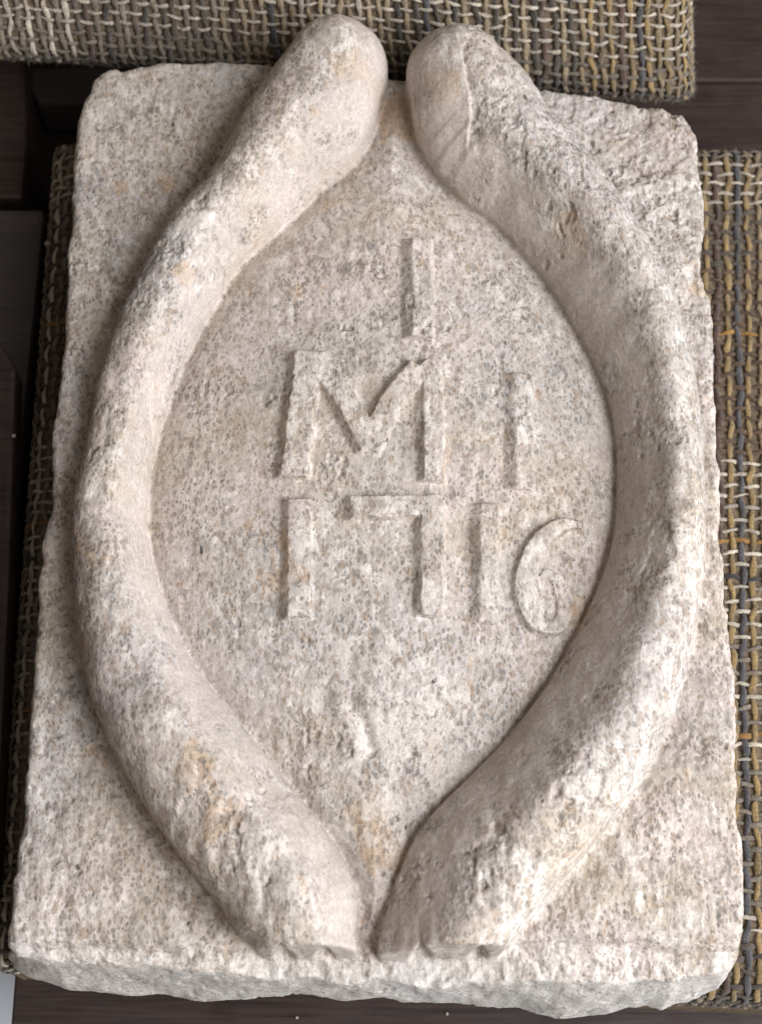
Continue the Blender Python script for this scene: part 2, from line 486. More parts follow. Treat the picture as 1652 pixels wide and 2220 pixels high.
# flakes knocked off the rolls
chip = np.zeros(X.shape, np.float32)
fl = fbm2(X * 75, Y * 75, 4, 91, 0.5)
def flake(px, py, rx, ry, depth, rot=0.0, z=T + 0.035, sharp=0.5):
    global chip
    c = unproj(px, py, z); k = 0.80 / FPX
    a = (X - c[0]) * math.cos(rot) + (Y - c[1]) * math.sin(rot); b = -(X - c[0]) * math.sin(rot) + (Y - c[1]) * math.cos(rot)
    g = 1 - np.sqrt((a / (rx * k)) ** 2 + (b / (ry * k)) ** 2) + 1.5 * fl
    chip += 0.6 * depth * sstep(0.0, sharp, g) * (0.9 + 1.0 * fl)
flake(430, 430, 55, 40, 0.0026, 0.9)
flake(375, 565, 45, 60, 0.0030, -0.3)
flake(480, 470, 60, 30, 0.0016, 0.9)
ck = P([(985, 70), (1000, 120), (1004, 165), (1016, 205), (1020, 250), (1012, 300)], T + 0.036)
ckd, ckp = seg_dist(X, Y, ck)
ckk = np.clip(ckp.astype(int), 0, len(ck) - 2); cka = ck[ckk]; ckt = ck[ckk + 1] - cka
right_of = (ckt[..., 0] * (Y - cka[..., 1]) - ckt[..., 1] * (X - cka[..., 0])) > 0
ckd = ckd + 0.0012 * fl
chip += np.where(right_of & (edgeR < 0), 0.0034 * sstep(0, 0.0012, ckd) * np.exp(-ckd / 0.011), 0) * sstep(5.0, 4.2, ckp) * sstep(0.0, 0.6, ckp)
flake(1085, 300, 50, 60, 0.0010)
flake(655, 240, 30, 70, 0.0015, -0.2)
flake(735, 145, 40, 60, 0.0012, 0.1)
flake(240, 1200, 14, 60, 0.0022, -0.3)
flake(1440, 1170, 30, 70, 0.0022, 0.0)
flake(1260, 1740, 60, 90, 0.0020, 0.5)
flake(1080, 1860, 60, 70, 0.0014, 0.2)
flake(455, 1790, 60, 80, 0.0014, -0.7)
flake(1090, 1840, 25, 60, 0.0016, 0.4)
rollbump = 0.0025 * fbm2(X * 26, Y * 26, 3, 101) + 0.0011 * fbm2(X * 85, Y * 55, 2, 103) + 0.00045 * (1 + 1.3 * sstep(unproj(0, 1750, T)[1], unproj(0, 1950, T)[1], Y)) * fbm2(X * 200, Y * 60, 2, 105)
fac = fbm2(X * 34 + 5, Y * 34, 2, 107)
chip = chip - rollbump - 0.0009 * np.tanh(fac * 5)

notches = [(612, 9.5, 4.6, 27, 0), (702, 10.5, 4.4, 26, 0), (913, 12.5, 5.4, 27, 1), (1040, 10.0, 4.6, 28, 1), (1100, 5.0, 2.8, 18, 1)]
NP = [(float(unproj(a, 2060, T + 0.008)[0]), d / 1000, w / 1000, hh / 1000, yendR if sd else yendL) for a, d, w, hh, sd in notches]
n_edge1 = 0.0020 * fbm2(X * 60, Y * 60, 3, 111); n_edge2 = 0.0020 * fbm2(X * 75, Y * 75, 3, 117)
n_low1 = 0.006 * fbm2(X * 24, Y * 24, 3, 121); n_low2 = 0.006 * fbm2(X * 20, Y * 20, 3, 127)
frontw = sstep(unproj(800, 2040, T)[1] + 0.01, unproj(800, 2110, T)[1] - 0.006, Y)
frontst = 0.0022 * fbm2(X * 18, Y * 0 + 7.7, 4, 131)

F = np.empty((len(gz), len(gy), len(gx)), np.float32)
endL = yendL - Y - 0.0014 * fbm2(X * 90, X * 0 + 1.0, 2, 141); endR = yendR - Y - 0.0014 * fbm2(X * 90, X * 0 + 5.0, 2, 143)
# inner flanks are dressed flatter, outer flanks stay full and steep
capL = sstep(9, 3, parL); capR = sstep(9, 3, parR)
PL = (2.1 - 0.50 * (1 - capL) * sstep(-0.5, 0.5, dL / wL * sdL)).astype(np.float32); PR = (2.1 - 0.82 * (1 - capR) * sstep(-0.5, 0.5, -dR / wR * sdR)).astype(np.float32)
uL = (dL / wL) ** PL; uR = (dR / wR) ** PR
ZL = (ZC - 0.0065 * (1 - capL) * sstep(-0.2, 0.5, dL / wL * sdL)).astype(np.float32); ZR = (ZC - 0.0075 * (1 - capR) * sstep(-0.2, 0.5, -dR / wR * sdR)).astype(np.float32)
hL = hL + (ZC - ZL); hR = hR + (ZC - ZR)
mL = np.minimum(wL, hL); mR = np.minimum(wR, hR)
kedge = 0.0055 - 0.0042 * frontw
for k, z in enumerate(gz):
    zz = float(z)
    t = min(max(zz / T, 0), 1)
    # ragged strata on the broken front face
    tt = np.clip(t + frontw * (frontst / T * 1.3), 0, 1)
    d2 = dB + (dA - dB) * (tt ** (1.0 + 0.5 * 1))
    c, s_ = math.cos(zz * 130), math.sin(zz * 130)
    d2 = d2 + n_edge1 * c + n_edge2 * s_ + (n_low1 * math.cos(zz * 60) + n_low2 * math.sin(zz * 60)) * (0.25 + 0.12 * frontw) * sstep(0, 0.02, np.float32(T - zz))
    body = smax(d2, zz - ztop, kedge)
    if zz > T - 0.02:
        v = np.maximum(zz - ZL + chip, 0.0)
        a = ((uL + (v / hL) ** PL) ** (1 / PL) - 1) * mL
        a = smax(a, endL + (zz - T) * 0.04, 0.0024)
        v = np.maximum(zz - ZR + chip, 0.0)
        b = ((uR + (v / hR) ** PR) ** (1 / PR) - 1) * mR
        b = smax(b, endR + (zz - T) * 0.04, 0.0024)
        r = np.minimum(a, b)
        for (cx_, dep, hw_, hh_, ye) in NP:
            if zz < T + hh_:
                dd_ = dep * math.sqrt(max(0.0, 1 - max(zz - T, 0) / hh_))
                dn = (Y - ye - dd_ + np.sqrt((X - cx_) ** 2 + 1e-6) * (dep / hw_) + 0.004 * fl) * 0.42
                r = smax(r, -dn, 0.0012)
        body = smin(body, r, 0.0030)
    F[k] = body

# ------------------------------------------------------------------ surface extraction (surface nets)
S = F < 0
al = S[:-1, :-1, :-1].copy(); an = al.copy()
for dz in (0, 1):
    for dy in (0, 1):
        for dx in (0, 1):
            q = S[dz:S.shape[0] - 1 + dz, dy:S.shape[1] - 1 + dy, dx:S.shape[2] - 1 + dx]
            al &= q; an |= q
act = an & ~al
iz, iy, ix = np.nonzero(act)
N = len(iz)
cid = np.full(act.shape, -1, np.int32)
cid[iz, iy, ix] = np.arange(N, dtype=np.int32)
corn = {}
for dz in (0, 1):
    for dy in (0, 1):
        for dx in (0, 1):
            corn[(dz, dy, dx)] = F[iz + dz, iy + dy, ix + dx]
acc = np.zeros((N, 3), np.float32); cnt = np.zeros(N, np.float32)
for a in corn:
    for ax in range(3):
        if a[ax] == 0:
            b = list(a); b[ax] = 1; b = tuple(b)
            fa, fb = corn[a], corn[b]
            m = (fa < 0) != (fb < 0)
            t = np.where(m, fa / np.where(m, fa - fb, 1), 0)
            p = np.zeros((N, 3), np.float32)
            for q in range(3): p[:, q] = a[q]
            p[:, ax] += t
            acc += p * m[:, None]; cnt += m
acc /= cnt[:, None]
verts = np.stack([gx[0] + (ix + acc[:, 2]) * H, gy[0] + (iy + acc[:, 1]) * H, gz[0] + (iz + acc[:, 0]) * H], 1).astype(np.float32)
quads = []
def quads_axis(ax):
    sl0 = [slice(1, -1)] * 3; sl1 = [slice(1, -1)] * 3
    sl0[ax] = slice(0, -1); sl1[ax] = slice(1, None)
    A = S[tuple(sl0)]; B = S[tuple(sl1)]
    e = np.argwhere(A != B)
    flip = A[e[:, 0], e[:, 1], e[:, 2]]
    base = e.copy()
    for q in range(3):
        if q != ax: base[:, q] += 1
    o1, o2 = [(1, 2), (2, 0), (0, 1)][ax]
    def cell(a, b):
        c = base.copy(); c[:, o1] -= a; c[:, o2] -= b
        return cid[c[:, 0], c[:, 1], c[:, 2]]
    q = np.stack([cell(1, 1), cell(0, 1), cell(0, 0), cell(1, 0)], 1)
    q[flip] = q[flip][:, ::-1]
    return q
quads = np.vstack([quads_axis(0), quads_axis(1), quads_axis(2)])
quads = quads[(quads >= 0).all(1)]
quads = quads[:, ::-1]
del cid, act, an, al, S

def vnormals(v, q):
    d1 = v[q[:, 2]] - v[q[:, 0]]; d2 = v[q[:, 3]] - v[q[:, 1]]
    fn = np.cross(d1, d2)
    out = np.zeros_like(v)
    for c in range(3):
        for k in range(4):
            out[:, c] += np.bincount(q[:, k], fn[:, c], len(v)).astype(np.float32)
    return out / (np.linalg.norm(out, axis=1)[:, None] + 1e-20)

nrm = vnormals(verts, quads)
topmask = nrm[:, 2] > 0.9
if nrm[topmask & (verts[:, 2] > T - 0.004)].shape[0] < nrm[(nrm[:, 2] < -0.9)].shape[0]:
    quads = quads[:, ::-1]; nrm = -nrm

# lookup of plan fields at each vertex
vi = np.clip(np.round((verts[:, 1] - gy[0]) / H).astype(int), 0, len(gy) - 1); vj = np.clip(np.round((verts[:, 0] - gx[0]) / H).astype(int), 0, len(gx) - 1)
def at(A): return A[vi, vj]
onL = (at(edgeL) < 0.0012) & (at(endL) < 0.003) & (verts[:, 2] > at(ztop) + 0.0015)
onR = (at(edgeR) < 0.0012) & (at(endR) < 0.003) & (verts[:, 2] > at(ztop) + 0.0015)
lab = np.zeros(N, np.int32)                                   # 0 slab, 1 panel, 2/3 rolls, 10+ glyphs
lab[(at(dF) < 0) & (nrm[:, 2] > 0.3) & (verts[:, 2] > T - 0.012)] = 1
bothL = at(edgeL) <= at(edgeR)
lab[onL & bothL] = 2
lab[onR & ~bothL] = 3
for i, dd in enumerate(gl_d):
    lab[(at(dd) < 0.0009) & (lab == 1)] = 10 + i
# surface finish
flank = np.zeros(N, np.float32)
flank += onL * sstep(0.15, 0.6, at(dL / wL) * at(sdL) * 1.0)
flank += onR * sstep(0.15, 0.6, -at(dR / wR) * at(sdR) * 1.0)
flank = np.clip(flank, 0, 1) * sstep(-0.25, 0.1, fbm3(verts, 60, 3, 5) + 0.15)
flank = np.maximum(flank, 0.45 * at(infield) * (lab == 1) * sstep(0.02, 0.0, at(near)) * sstep(-0.2, 0.2, fbm3(verts, 40, 2, 6)))
cement = (at(frontw) * (lab == 0) * sstep(T - 0.0115, T - 0.0140, verts[:, 2]) * sstep(-0.45, -0.1, fbm3(verts, 45, 3, 61))).astype(np.float32)
rough = np.clip(at(chm) * 1.1 + at(frontw) * 0.15 + (at(chip + rollbump) > 0.0008) * 0.8 + (lab == 0) * 0.25, 0, 1).astype(np.float32)
def spots(lst):
    g = np.zeros(N, np.float32)
    for px, py, rad, zz, a in lst:
        c = unproj(px, py, zz); k = rad * 0.80 / FPX
        g = np.maximum(g, a * np.exp(-(((verts[:, 0] - c[0]) ** 2 + (verts[:, 1] - c[1]) ** 2) / (k * k))).astype(np.float32))
    return g
ochre = spots([(655, 245, 55, T + .036, 1), (740, 140, 40, T + .036, .8), (455, 470, 70, T + .032, .7), (395, 575, 60, T + .03, .8), (835, 1850, 60, T, 1.2), (785, 1770, 55, T, 1.0), (400, 1690, 60, T + .03, .9),
    (460, 1800, 70, T + .03, .6), (960, 1650, 60, T + .004, .8), (1020, 1620, 45, T + .004, .8), (1230, 480, 50, T + .03, .7), (960, 170, 60, T + .036, .7), (650, 990, 40, T + .008, .7), (640, 1250, 50, T + .008, .6),
    (1260, 1330, 40, T, 1.0), (850, 230, 40, T, 1.0), (250, 1640, 60, T, .6), (900, 880, 60, T + .008, .3)])
chalk = spots([(430, 480, 80, T + .032, .8), (900, 1600, 150, T + .006, .9), (840, 1740, 80, T + .003, .9), (640, 1960, 110, T + .028, .8), (1130, 1850, 120, T + .028, .7), (1330, 1760, 110, T + .03, .8), (1080, 200, 60, T + .036, .5),
    (100, 2030, 90, T, .8), (1500, 400, 90, T, .5), (300, 1000, 90, T + .025, .4), (1480, 1200, 100, T + .026, .6), (745, 90, 70, T + .038, .5), (1500, 2040, 120, T - .004, .6), (690, 1180, 40, T + .008, .4)])
chalk = np.maximum(chalk, 0.42 * (lab >= 10) * (nrm[:, 2] > 0.85))
chalk = np.maximum(chalk - 0.35 * (lab == 1) * np.exp(-((verts[:, 1] - cf[1]) / 0.06) ** 2), 0.9 * at(led) * sstep(0.012, 0.004, np.abs(verts[:, 2] - (T - 0.012))))
# fine relief of the real surface
amp = 0.00042 * (0.55 + 1.1 * rough) * (1 - 0.6 * flank) * np.where((lab == 1) | (lab >= 10), 0.5, 1.0)
disp = amp * fbm3(verts, 330, 3, 3, 0.6) + 0.0005 * rough * fbm3(verts, 110, 2, 9)
pit = fbm3(verts, 210, 2, 19)
disp -= (0.0009 * rough + 0.00025) * sstep(0.26, 0.42, pit)
verts = verts + nrm * disp[:, None].astype(np.float32)
nrm = vnormals(verts, quads)

qlab = lab[quads[:, 0]]
for k in range(1, 4):
    l2 = lab[quads[:, k]]
    qlab = np.minimum(qlab, l2)
base_pt = np.array([cf[0], cf[1], 0.0])
stone = empty("carved_stone_plaque", base_pt, "pale carved stone plaque with two raised rolls framing the letters I MI 1716", "stone plaque")
def stone_part(name, code, label=None):
    sel = quads[qlab == code]
    if len(sel) == 0: return
    used = np.unique(sel)
    remap = np.full(len(verts), -1, np.int32); remap[used] = np.arange(len(used))
    o = mesh_np(name, verts[used] - base_pt.astype(np.float32), remap[sel], STONE, stone)
    add_attr(o.data, "flank", flank[used]); add_attr(o.data, "rough", rough[used])
    add_attr(o.data, "ochre", ochre[used]); add_attr(o.data, "chalk", chalk[used]); add_attr(o.data, "cement", cement[used])
    o.data.normals_split_custom_set_from_vertices(nrm[used].tolist())
    if label: o["label"] = label
    return o
stone_part("slab", 0)
stone_part("inscription_panel", 1)
stone_part("carved_roll", 2, "left carved roll with flaked patches near the top")
stone_part("carved_roll", 3, "right carved roll with a cracked ridge at the top")
for i, g in enumerate(GL):
    stone_part(g[0], 10 + i, g[1])
print("stone verts", len(verts), "quads", len(quads), [int((qlab == c).sum()) for c in range(17)])

# ------------------------------------------------------------------ fabric
def yarn_material():
    s = NT("tweed_yarn")
    c = s.attr("yarn", "Color")
    f1 = s.noise(900, 3, 0.7).outputs["Fac"]; f2 = s.noise(2600, 2, 0.7).outputs["Fac"]
    v = s.math('ADD', s.ramp(f1, 0.3, 0.7, 0.62, 1.25), s.ramp(f2, 0.3, 0.7, -0.2, 0.2))
    vc = s.n("ShaderNodeCombineColor"); [s.l(v, vc.inputs[i]) for i in range(3)]
    s.l(s.mix(1.0, c, vc.outputs[0], 'MULTIPLY'), s.b.inputs["Base Color"])
    s.b.inputs["Roughness"].default_value = 0.95
    s.b.inputs["Specular IOR Level"].default_value = 0.1
    s.b.inputs["Sheen Weight"].default_value = 0.25
    s.b.inputs["Sheen Roughness"].default_value = 0.6
    bp = s.n("ShaderNodeBump"); bp.inputs["Distance"].default_value = 0.0012; bp.inputs["Strength"].default_value = 0.8
    s.l(s.noise(1100, 4, 0.75).outputs["Fac"], bp.inputs["Height"]); s.l(bp.outputs[0], s.b.inputs["Normal"])
    return s.m
YARN = yarn_material()
def backing_material():
    s = NT("tweed_ground")
    f = s.noise(420, 4, 0.7).outputs["Fac"]
    s.l(s.mix(s.ramp(f, 0.3, 0.7), (0.155, 0.115, 0.075), (0.32, 0.25, 0.17)), s.b.inputs["Base Color"])
    s.b.inputs["Roughness"].default_value = 1.0
    s.b.inputs["Specular IOR Level"].default_value = 0.1
    bp = s.n("ShaderNodeBump"); bp.inputs["Distance"].default_value = 0.002; bp.inputs["Strength"].default_value = 0.9
    s.l(s.noise(700, 4, 0.75).outputs["Fac"], bp.inputs["Height"]); s.l(bp.outputs[0], s.b.inputs["Normal"])
    return s.m
BACKING = backing_material()

GOLD = (0.31, 0.205, 0.075); TAN = (0.31, 0.235, 0.14); CREAM = (0.48, 0.42, 0.335); RED = (0.060, 0.020, 0.017); BLUE = (0.036, 0.042, 0.060)
BLACK = (0.030, 0.026, 0.025); DGREY = (0.085, 0.066, 0.050); BROWN = (0.105, 0.060, 0.032); ORANGE = (0.30, 0.155, 0.035); GREY = (0.20, 0.165, 0.125)

class Cloth:
    """a padded, wrapped rectangle: s, t in metres; returns points and normals"""
    def __init__(c, corners, drop_dir, R, Lx, Ly, bulge=0.0):
        c.C = [np.array(p, float) for p in corners]     # s0t0, s1t0, s1t1, s0t1
        c.d = np.array(drop_dir, float); c.R = R; c.Lx = Lx; c.Ly = Ly; c.bulge = bulge
    def wrap(c, x, L):
        R = c.R
        def edge(d):                                     # d: distance past the start of the curve
            a = np.clip(d / R, 0, math.pi / 2)
            return R * np.sin(a), R * (1 - np.cos(a)) + np.maximum(d - R * math.pi / 2, 0)
        hi, dh = edge(np.maximum(x - (L - R), 0)); lo, dl = edge(np.maximum(R - x, 0))
        pos = np.clip(x, R, L - R) + hi - lo
        return pos, dh + dl
    def at(c, s, t):
        a, d1 = c.wrap(s, c.Lx); b, d2 = c.wrap(t, c.Ly)
        u = (a / c.Lx)[..., None]; v = (b / c.Ly)[..., None]
        p = (c.C[0] * (1 - u) + c.C[1] * u) * (1 - v) + (c.C[3] * (1 - u) + c.C[2] * u) * v
        drop = np.sqrt(d1 ** 2 + d2 ** 2) - c.bulge * np.sin(np.pi * np.clip(s / c.Lx, 0, 1)) * np.sin(np.pi * np.clip(t / c.Ly, 0, 1))
        return p + c.d * drop[..., None]
    def frame(c, s, t, e=0.0006):
        p = c.at(s, t)
        ds = c.at(s + e, t) - c.at(s - e, t); dt = c.at(s, t + e) - c.at(s, t - e)
        ds /= np.linalg.norm(ds, axis=-1)[..., None] + 1e-12; dt /= np.linalg.norm(dt, axis=-1)[..., None] + 1e-12
        n = np.cross(ds, dt); n /= np.linalg.norm(n, axis=-1)[..., None] + 1e-12
        return p, ds, dt, n

def weave(cloth, parent, s_rng, t_rng, pw, pf, warp_col, weft_col, keep=None, amp=0.00065, seed=1, side=6):
    """plain weave of separate yarns over a cloth surface"""
    r = np.random.default_rng(seed)
    ns = int((s_rng[1] - s_rng[0]) / pw); nt = int((t_rng[1] - t_rng[0]) / pf)
    SUB = 4
    for kind in ("warp_yarns", "weft_yarns"):
        V = []; Q = []; Cc = []; base = 0
        na, nb = (ns, nt) if kind == "warp_yarns" else (nt, ns)
        for i in range(na):
            m = nb * SUB + 1
            k = np.arange(m) / SUB
            jit = 0.13 * np.interp(k, np.arange(nb + 2), r.normal(0, 1, nb + 2)) + r.normal(0, 0.05)
            if kind == "warp_yarns":
                s = s_rng[0] + (i + 0.5 + jit) * pw; t = t_rng[0] + k * pf
                col = np.array(warp_col(i, s_rng[0] + (i + 0.5) * pw)) * 0.86 + np.array(TAN) * 0.12; wid, thk = 0.29 * pw, 0.00075
            else:
                t = t_rng[0] + (i + 0.5 + jit * 0.8) * pf; s = s_rng[0] + k * pw
                col = np.array(weft_col(i, t_rng[0] + (i + 0.5) * pf)); wid, thk = 0.17 * pf, 0.0008
                if col.mean() < 0.2: wid = 0.20 * pf
            p, ds, dt, n = cloth.frame(s, t)
            ph = np.cos(np.pi * (k - 0.5 + i)) * (1 if kind == "warp_yarns" else -1)
            ph = np.sign(ph) * np.abs(ph) ** 0.7
            along, across = (dt, ds) if kind == "warp_yarns" else (ds, dt)
            ww = wid * (1 + 0.16 * np.interp(k, np.arange(nb + 2), r.normal(0, 1, nb + 2))) * (1 - 0.18 * (ph < 0))
            c0 = p + n * (amp * ph + 0.0004)[:, None]
            ang = np.arange(side) * 2 * np.pi / side
            ring = c0[:, None, :] + across[:, None, :] * (np.cos(ang)[None, :, None] * ww[:, None, None]) + n[:, None, :] * (np.sin(ang)[None, :, None] * thk)
            ring = ring + r.normal(0, 0.00012, ring.shape)
            vv = ring.reshape(-1, 3)
            a = np.arange(m - 1)[:, None] * side + np.arange(side)[None, :]
            b = np.arange(m - 1)[:, None] * side + (np.arange(side) + 1)[None, :] % side
            q = np.stack([a, b, b + side, a + side], -1).reshape(-1, 4)
            if keep is not None:
                kk = keep(c0)
                kq = (kk[:-1] & kk[1:]).repeat(side)
                q = q[kq]
                if len(q) == 0: continue
            shade = np.clip(1 + 0.16 * np.interp(k, np.arange(nb + 2), r.normal(0, 1, nb + 2)), 0.5, 1.6)
            V.append(vv); Q.append(q + base); base += len(vv)
            Cc.append(np.repeat(col[None, :] * shade[:, None] * np.clip(r.normal(1, 0.1), 0.7, 1.3), side, 0))
        V = np.vstack(V); Q = np.vstack(Q); Cc = np.vstack(Cc)
        used = np.unique(Q); remap = np.full(len(V), -1, np.int32); remap[used] = np.arange(len(used))
        o = mesh_np(kind, V[used] - np.array(parent.location), remap[Q], YARN, parent)
        add_col(o.data, "yarn", Cc[used])
        o["kind"] = "stuff"

def cloth_body(cloth, parent, s_rng, t_rng, n1, n2, name="cover", mat=None, sink=0.0009):
    s = np.linspace(*s_rng, n1); t = np.linspace(*t_rng, n2)
    Sg, Tg = np.meshgrid(s, t)
    p, ds, dt, n = cloth.frame(Sg, Tg)
    p = p - n * sink
    idx = np.arange(n1 * n2).reshape(n2, n1)
    q = np.stack([idx[:-1, :-1], idx[:-1, 1:], idx[1:, 1:], idx[1:, :-1]], -1).reshape(-1, 4)
    return mesh_np(name, p.reshape(-1, 3) - np.array(parent.location), q, mat or BACKING, parent)

def fuzz(cloth, parent, s_rng, t_rng, count, seed, length=0.004):
    """loose wool fibres standing off the cloth, thin three-sided spikes"""
    r = np.random.default_rng(seed)
    s = r.uniform(*s_rng, count); t = r.uniform(*t_rng, count)
    p, ds, dt, n = cloth.frame(s, t)
    V = []; Q = []
    L = length * r.uniform(0.4, 1.3, count)
    d = n * r.uniform(0.2, 0.9, count)[:, None] + ds * r.normal(0, 0.8, count)[:, None] + dt * r.normal(0, 0.8, count)[:, None]
    d /= np.linalg.norm(d, axis=1)[:, None]
    sidev = np.cross(d, n); sidev /= np.linalg.norm(sidev, axis=1)[:, None] + 1e-9
    up = np.cross(sidev, d)
    w = 0.00007
    p = p + n * 0.0012
    mid = p + d * (L * 0.55)[:, None] + n * (L * 0.12)[:, None]; tip = p + d * L[:, None]
    rows = []
    for c, ww in ((p, w), (mid, w * 0.8), (tip, w * 0.3)):
        for a in range(3):
            rows.append(c + sidev * (ww * math.cos(a * 2.094)) + up * (ww * math.sin(a * 2.094)))
    V = np.stack(rows, 1).reshape(-1, 3)
    qs = []
    for k in range(2):
        for a in range(3):
            qs.append([k * 3 + a, k * 3 + (a + 1) % 3, k * 3 + 3 + (a + 1) % 3, k * 3 + 3 + a])
    qs = np.array(qs)
    Q = (np.arange(count)[:, None, None] * 9 + qs[None]).reshape(-1, 4)
    o = mesh_np("loose_fibres", V - np.array(parent.location), Q, YARN, parent)
    pal = np.array([CREAM, TAN, GREY, CREAM]); add_col(o.data, "yarn", np.repeat(pal[r.integers(0, 4, count)], 9, 0))
    o["kind"] = "stuff"

def up3(xy, z): return (float(xy[0]), float(xy[1]), z)
SP = lambda x, y, z: unproj(x * SRC, y * SRC, z)

# seat cushion under the stone
seat_c = [up3(SP(-22, 2200, 0), 0), up3(SP(1905, 2292, 0), 0), up3(SP(1855, 333, 0), 0), up3(SP(122, 318, 0), 0)]
Lx = np.linalg.norm(np.array(seat_c[1]) - np.array(seat_c[0])); Ly = np.linalg.norm(np.array(seat_c[2]) - np.array(seat_c[1]))
seat = empty("seat_cushion", up3(unproj(826, 1200, 0), -0.075), "tweed seat cushion in gold, cream and blue plaid lying under the carved stone", "cushion")
seat_cl = Cloth(seat_c, (0, 0, -1), 0.012, Lx, Ly)
spolyin = polyB
def keep_seat(p):
    d = poly_sd(p[:, 0], p[:, 1], spolyin)
    return d > -0.02
def seat_src_y(t):                                           # t runs from the front to the back
    return 2292 + (333 - 2292) * t / Ly
weft_keys = [(318, GREY), (350, GREY), (385, CREAM), (515, CREAM), (528, DGREY), (655, DGREY), (690, BROWN), (820, BROWN), (836, ORANGE), (860, BROWN), (1135, BROWN),
             (1148, CREAM), (1325, CREAM), (1345, ORANGE), (1365, CREAM), (1412, CREAM), (1432, BLACK), (1455, CREAM), (1550, CREAM), (1570, GREY), (1640, GREY),
             (1665, CREAM), (1735, GREY), (1750, ORANGE), (1785, CREAM), (1815, CREAM), (1840, GREY), (2100, GREY), (2125, CREAM), (2175, CREAM), (2195, DGREY), (2400, DGREY)]
def seat_weft(i, t):
    y = seat_src_y(t)
    best = min(weft_keys, key=lambda k: abs(k[0] - y))
    return best[1]
pw = 0.0054; pf = 0.0064
red_s = None
def stripe(k, rr):
    """colour of the k-th warp counted from the dark red one beside the blue"""
    fixed = {0: RED, 2: BLUE, -5: BLACK, -8: RED, -20: BLUE, -40: RED, -36: BLUE, -55: RED}
    if k in fixed: return fixed[k]
    if -5 < k < 9: return GOLD if k % 2 else (0.25, 0.18, 0.095)
    if -24 <= k <= -5: return (BLACK if k % 2 else TAN)
    if -33 <= k < -24: return (CREAM if k % 3 == 0 else TAN)
    if -41 <= k < -33: return TAN if k % 2 else (0.23, 0.165, 0.10)
    if -56 <= k < -41: return (BLACK if k % 2 else DGREY) if k % 3 else GREY
    if -64 <= k < -56: return CREAM if k % 2 else GREY
    return GOLD if k % 2 else TAN
# index of the red warp on the seat
def seat_s_of(srcx, srcy):
    p = SP(srcx, srcy, 0); v = (2292 - srcy) / (2292 - 333)
    a = np.array(seat_c[0][:2]) * (1 - v) + np.array(seat_c[3][:2]) * v; b = np.array(seat_c[1][:2]) * (1 - v) + np.array(seat_c[2][:2]) * v
    return (p[0] - a[0]) / (b[0] - a[0]) * Lx
iref = int((seat_s_of(1644, 450) + 0.03) / pw)
weave(seat_cl, seat, (-0.03, Lx + 0.03), (-0.03, Ly + 0.025), pw, pf, lambda i, s: stripe(i - iref, None), seat_weft, keep_seat, seed=3)
cloth_body(seat_cl, seat, (-0.085, Lx + 0.085), (-0.085, Ly + 0.085), 90, 110)
fuzz(seat_cl, seat, (0, Lx), (-0.01, Ly + 0.01), 16000, 5, 0.0030)

# back cushion
def ray_plane(sx, sy, q0, n):
    px, py = sx * SRC, sy * SRC
    cx = (px - 826.0) / FPX; cy = -(py - 1110.0) / FPX
    d = np.array([cx, cy * math.cos(TH) + math.sin(TH), cy * math.sin(TH) - math.cos(TH)])
    t = np.dot(np.array(q0) - CAM, n) / np.dot(d, n)
    return CAM + d * t
rec = math.radians(66)                                        # back leans this far up from the seat
nb = np.array([0.0, -math.sin(rec), math.cos(rec)])
q0 = np.array([0, SP(900, 225, 0.02)[1] + 0.0, 0.02])
bc = [ray_plane(-70, 158, q0, nb), ray_plane(1592, 262, q0, nb), ray_plane(1592, 262, q0, nb), ray_plane(-70, 158, q0, nb)]
upv = np.array([0, math.cos(rec), math.sin(rec)])
bc[2] = bc[1] + upv * 0.30 + np.array([-0.046, 0, 0]); bc[3] = bc[0] + upv * 0.30
Bx = np.linalg.norm(bc[1] - bc[0]); By = 0.30
back = empty("back_cushion", tuple(bc[0] * 0.5 + bc[1] * 0.5), "tweed back cushion with cream, black and gold plaid behind the carved stone", "cushion")
back_cl = Cloth(bc, -nb, 0.022, Bx, By)
def back_s(srcx):
    a = ray_plane(srcx, 60, q0, nb)
    return (a[0] - bc[0][0]) / (bc[1][0] - bc[0][0]) * Bx
S0 = -0.04
bref = int((back_s(1442) - S0) / pw)
def back_weft(i, t):
    if t < 0.010: return DGREY
    if t < 0.028: return GREY
    return CREAM if i % 9 else GREY
weave(back_cl, back, (S0, Bx + 0.035), (-0.04, 0.14), pw, pf, lambda i, s: stripe(i - bref, None), back_weft, None, seed=13)
cloth_body(back_cl, back, (-0.07, Bx + 0.07), (-0.07, By + 0.02), 100, 60)
fuzz(back_cl, back, (-0.01, Bx + 0.03), (-0.02, 0.13), 12000, 15, 0.0030)

# ------------------------------------------------------------------ wooden chair frame
def wood_material(name, c1, c2, rough=0.55):
    s = NT(name)
    m = s.mapping((3, 60, 60))
    g = s.noise(6, 6, 0.6, m, 0.4).outputs["Fac"]
    col = s.mix(s.ramp(g, 0.3, 0.7), c1, c2)
    dust = s.ramp(s.noise(500, 3, 0.6).outputs["Fac"], 0.66, 0.78, 0, 0.35)
    col = s.mix(dust, col, (0.12, 0.10, 0.09))
    s.l(col, s.b.inputs["Base Color"])
    s.l(s.ramp(s.noise(40, 4, 0.6).outputs["Fac"], 0.3, 0.7, rough - 0.12, rough + 0.15), s.b.inputs["Roughness"])
    bp = s.n("ShaderNodeBump"); bp.inputs["Distance"].default_value = 0.0008; bp.inputs["Strength"].default_value = 0.4
    s.l(g, bp.inputs["Height"]); s.l(bp.outputs[0], s.b.inputs["Normal"])
    return s.m
WOOD = wood_material("dark_stained_wood", (0.019, 0.0105, 0.0085), (0.045, 0.027, 0.021))
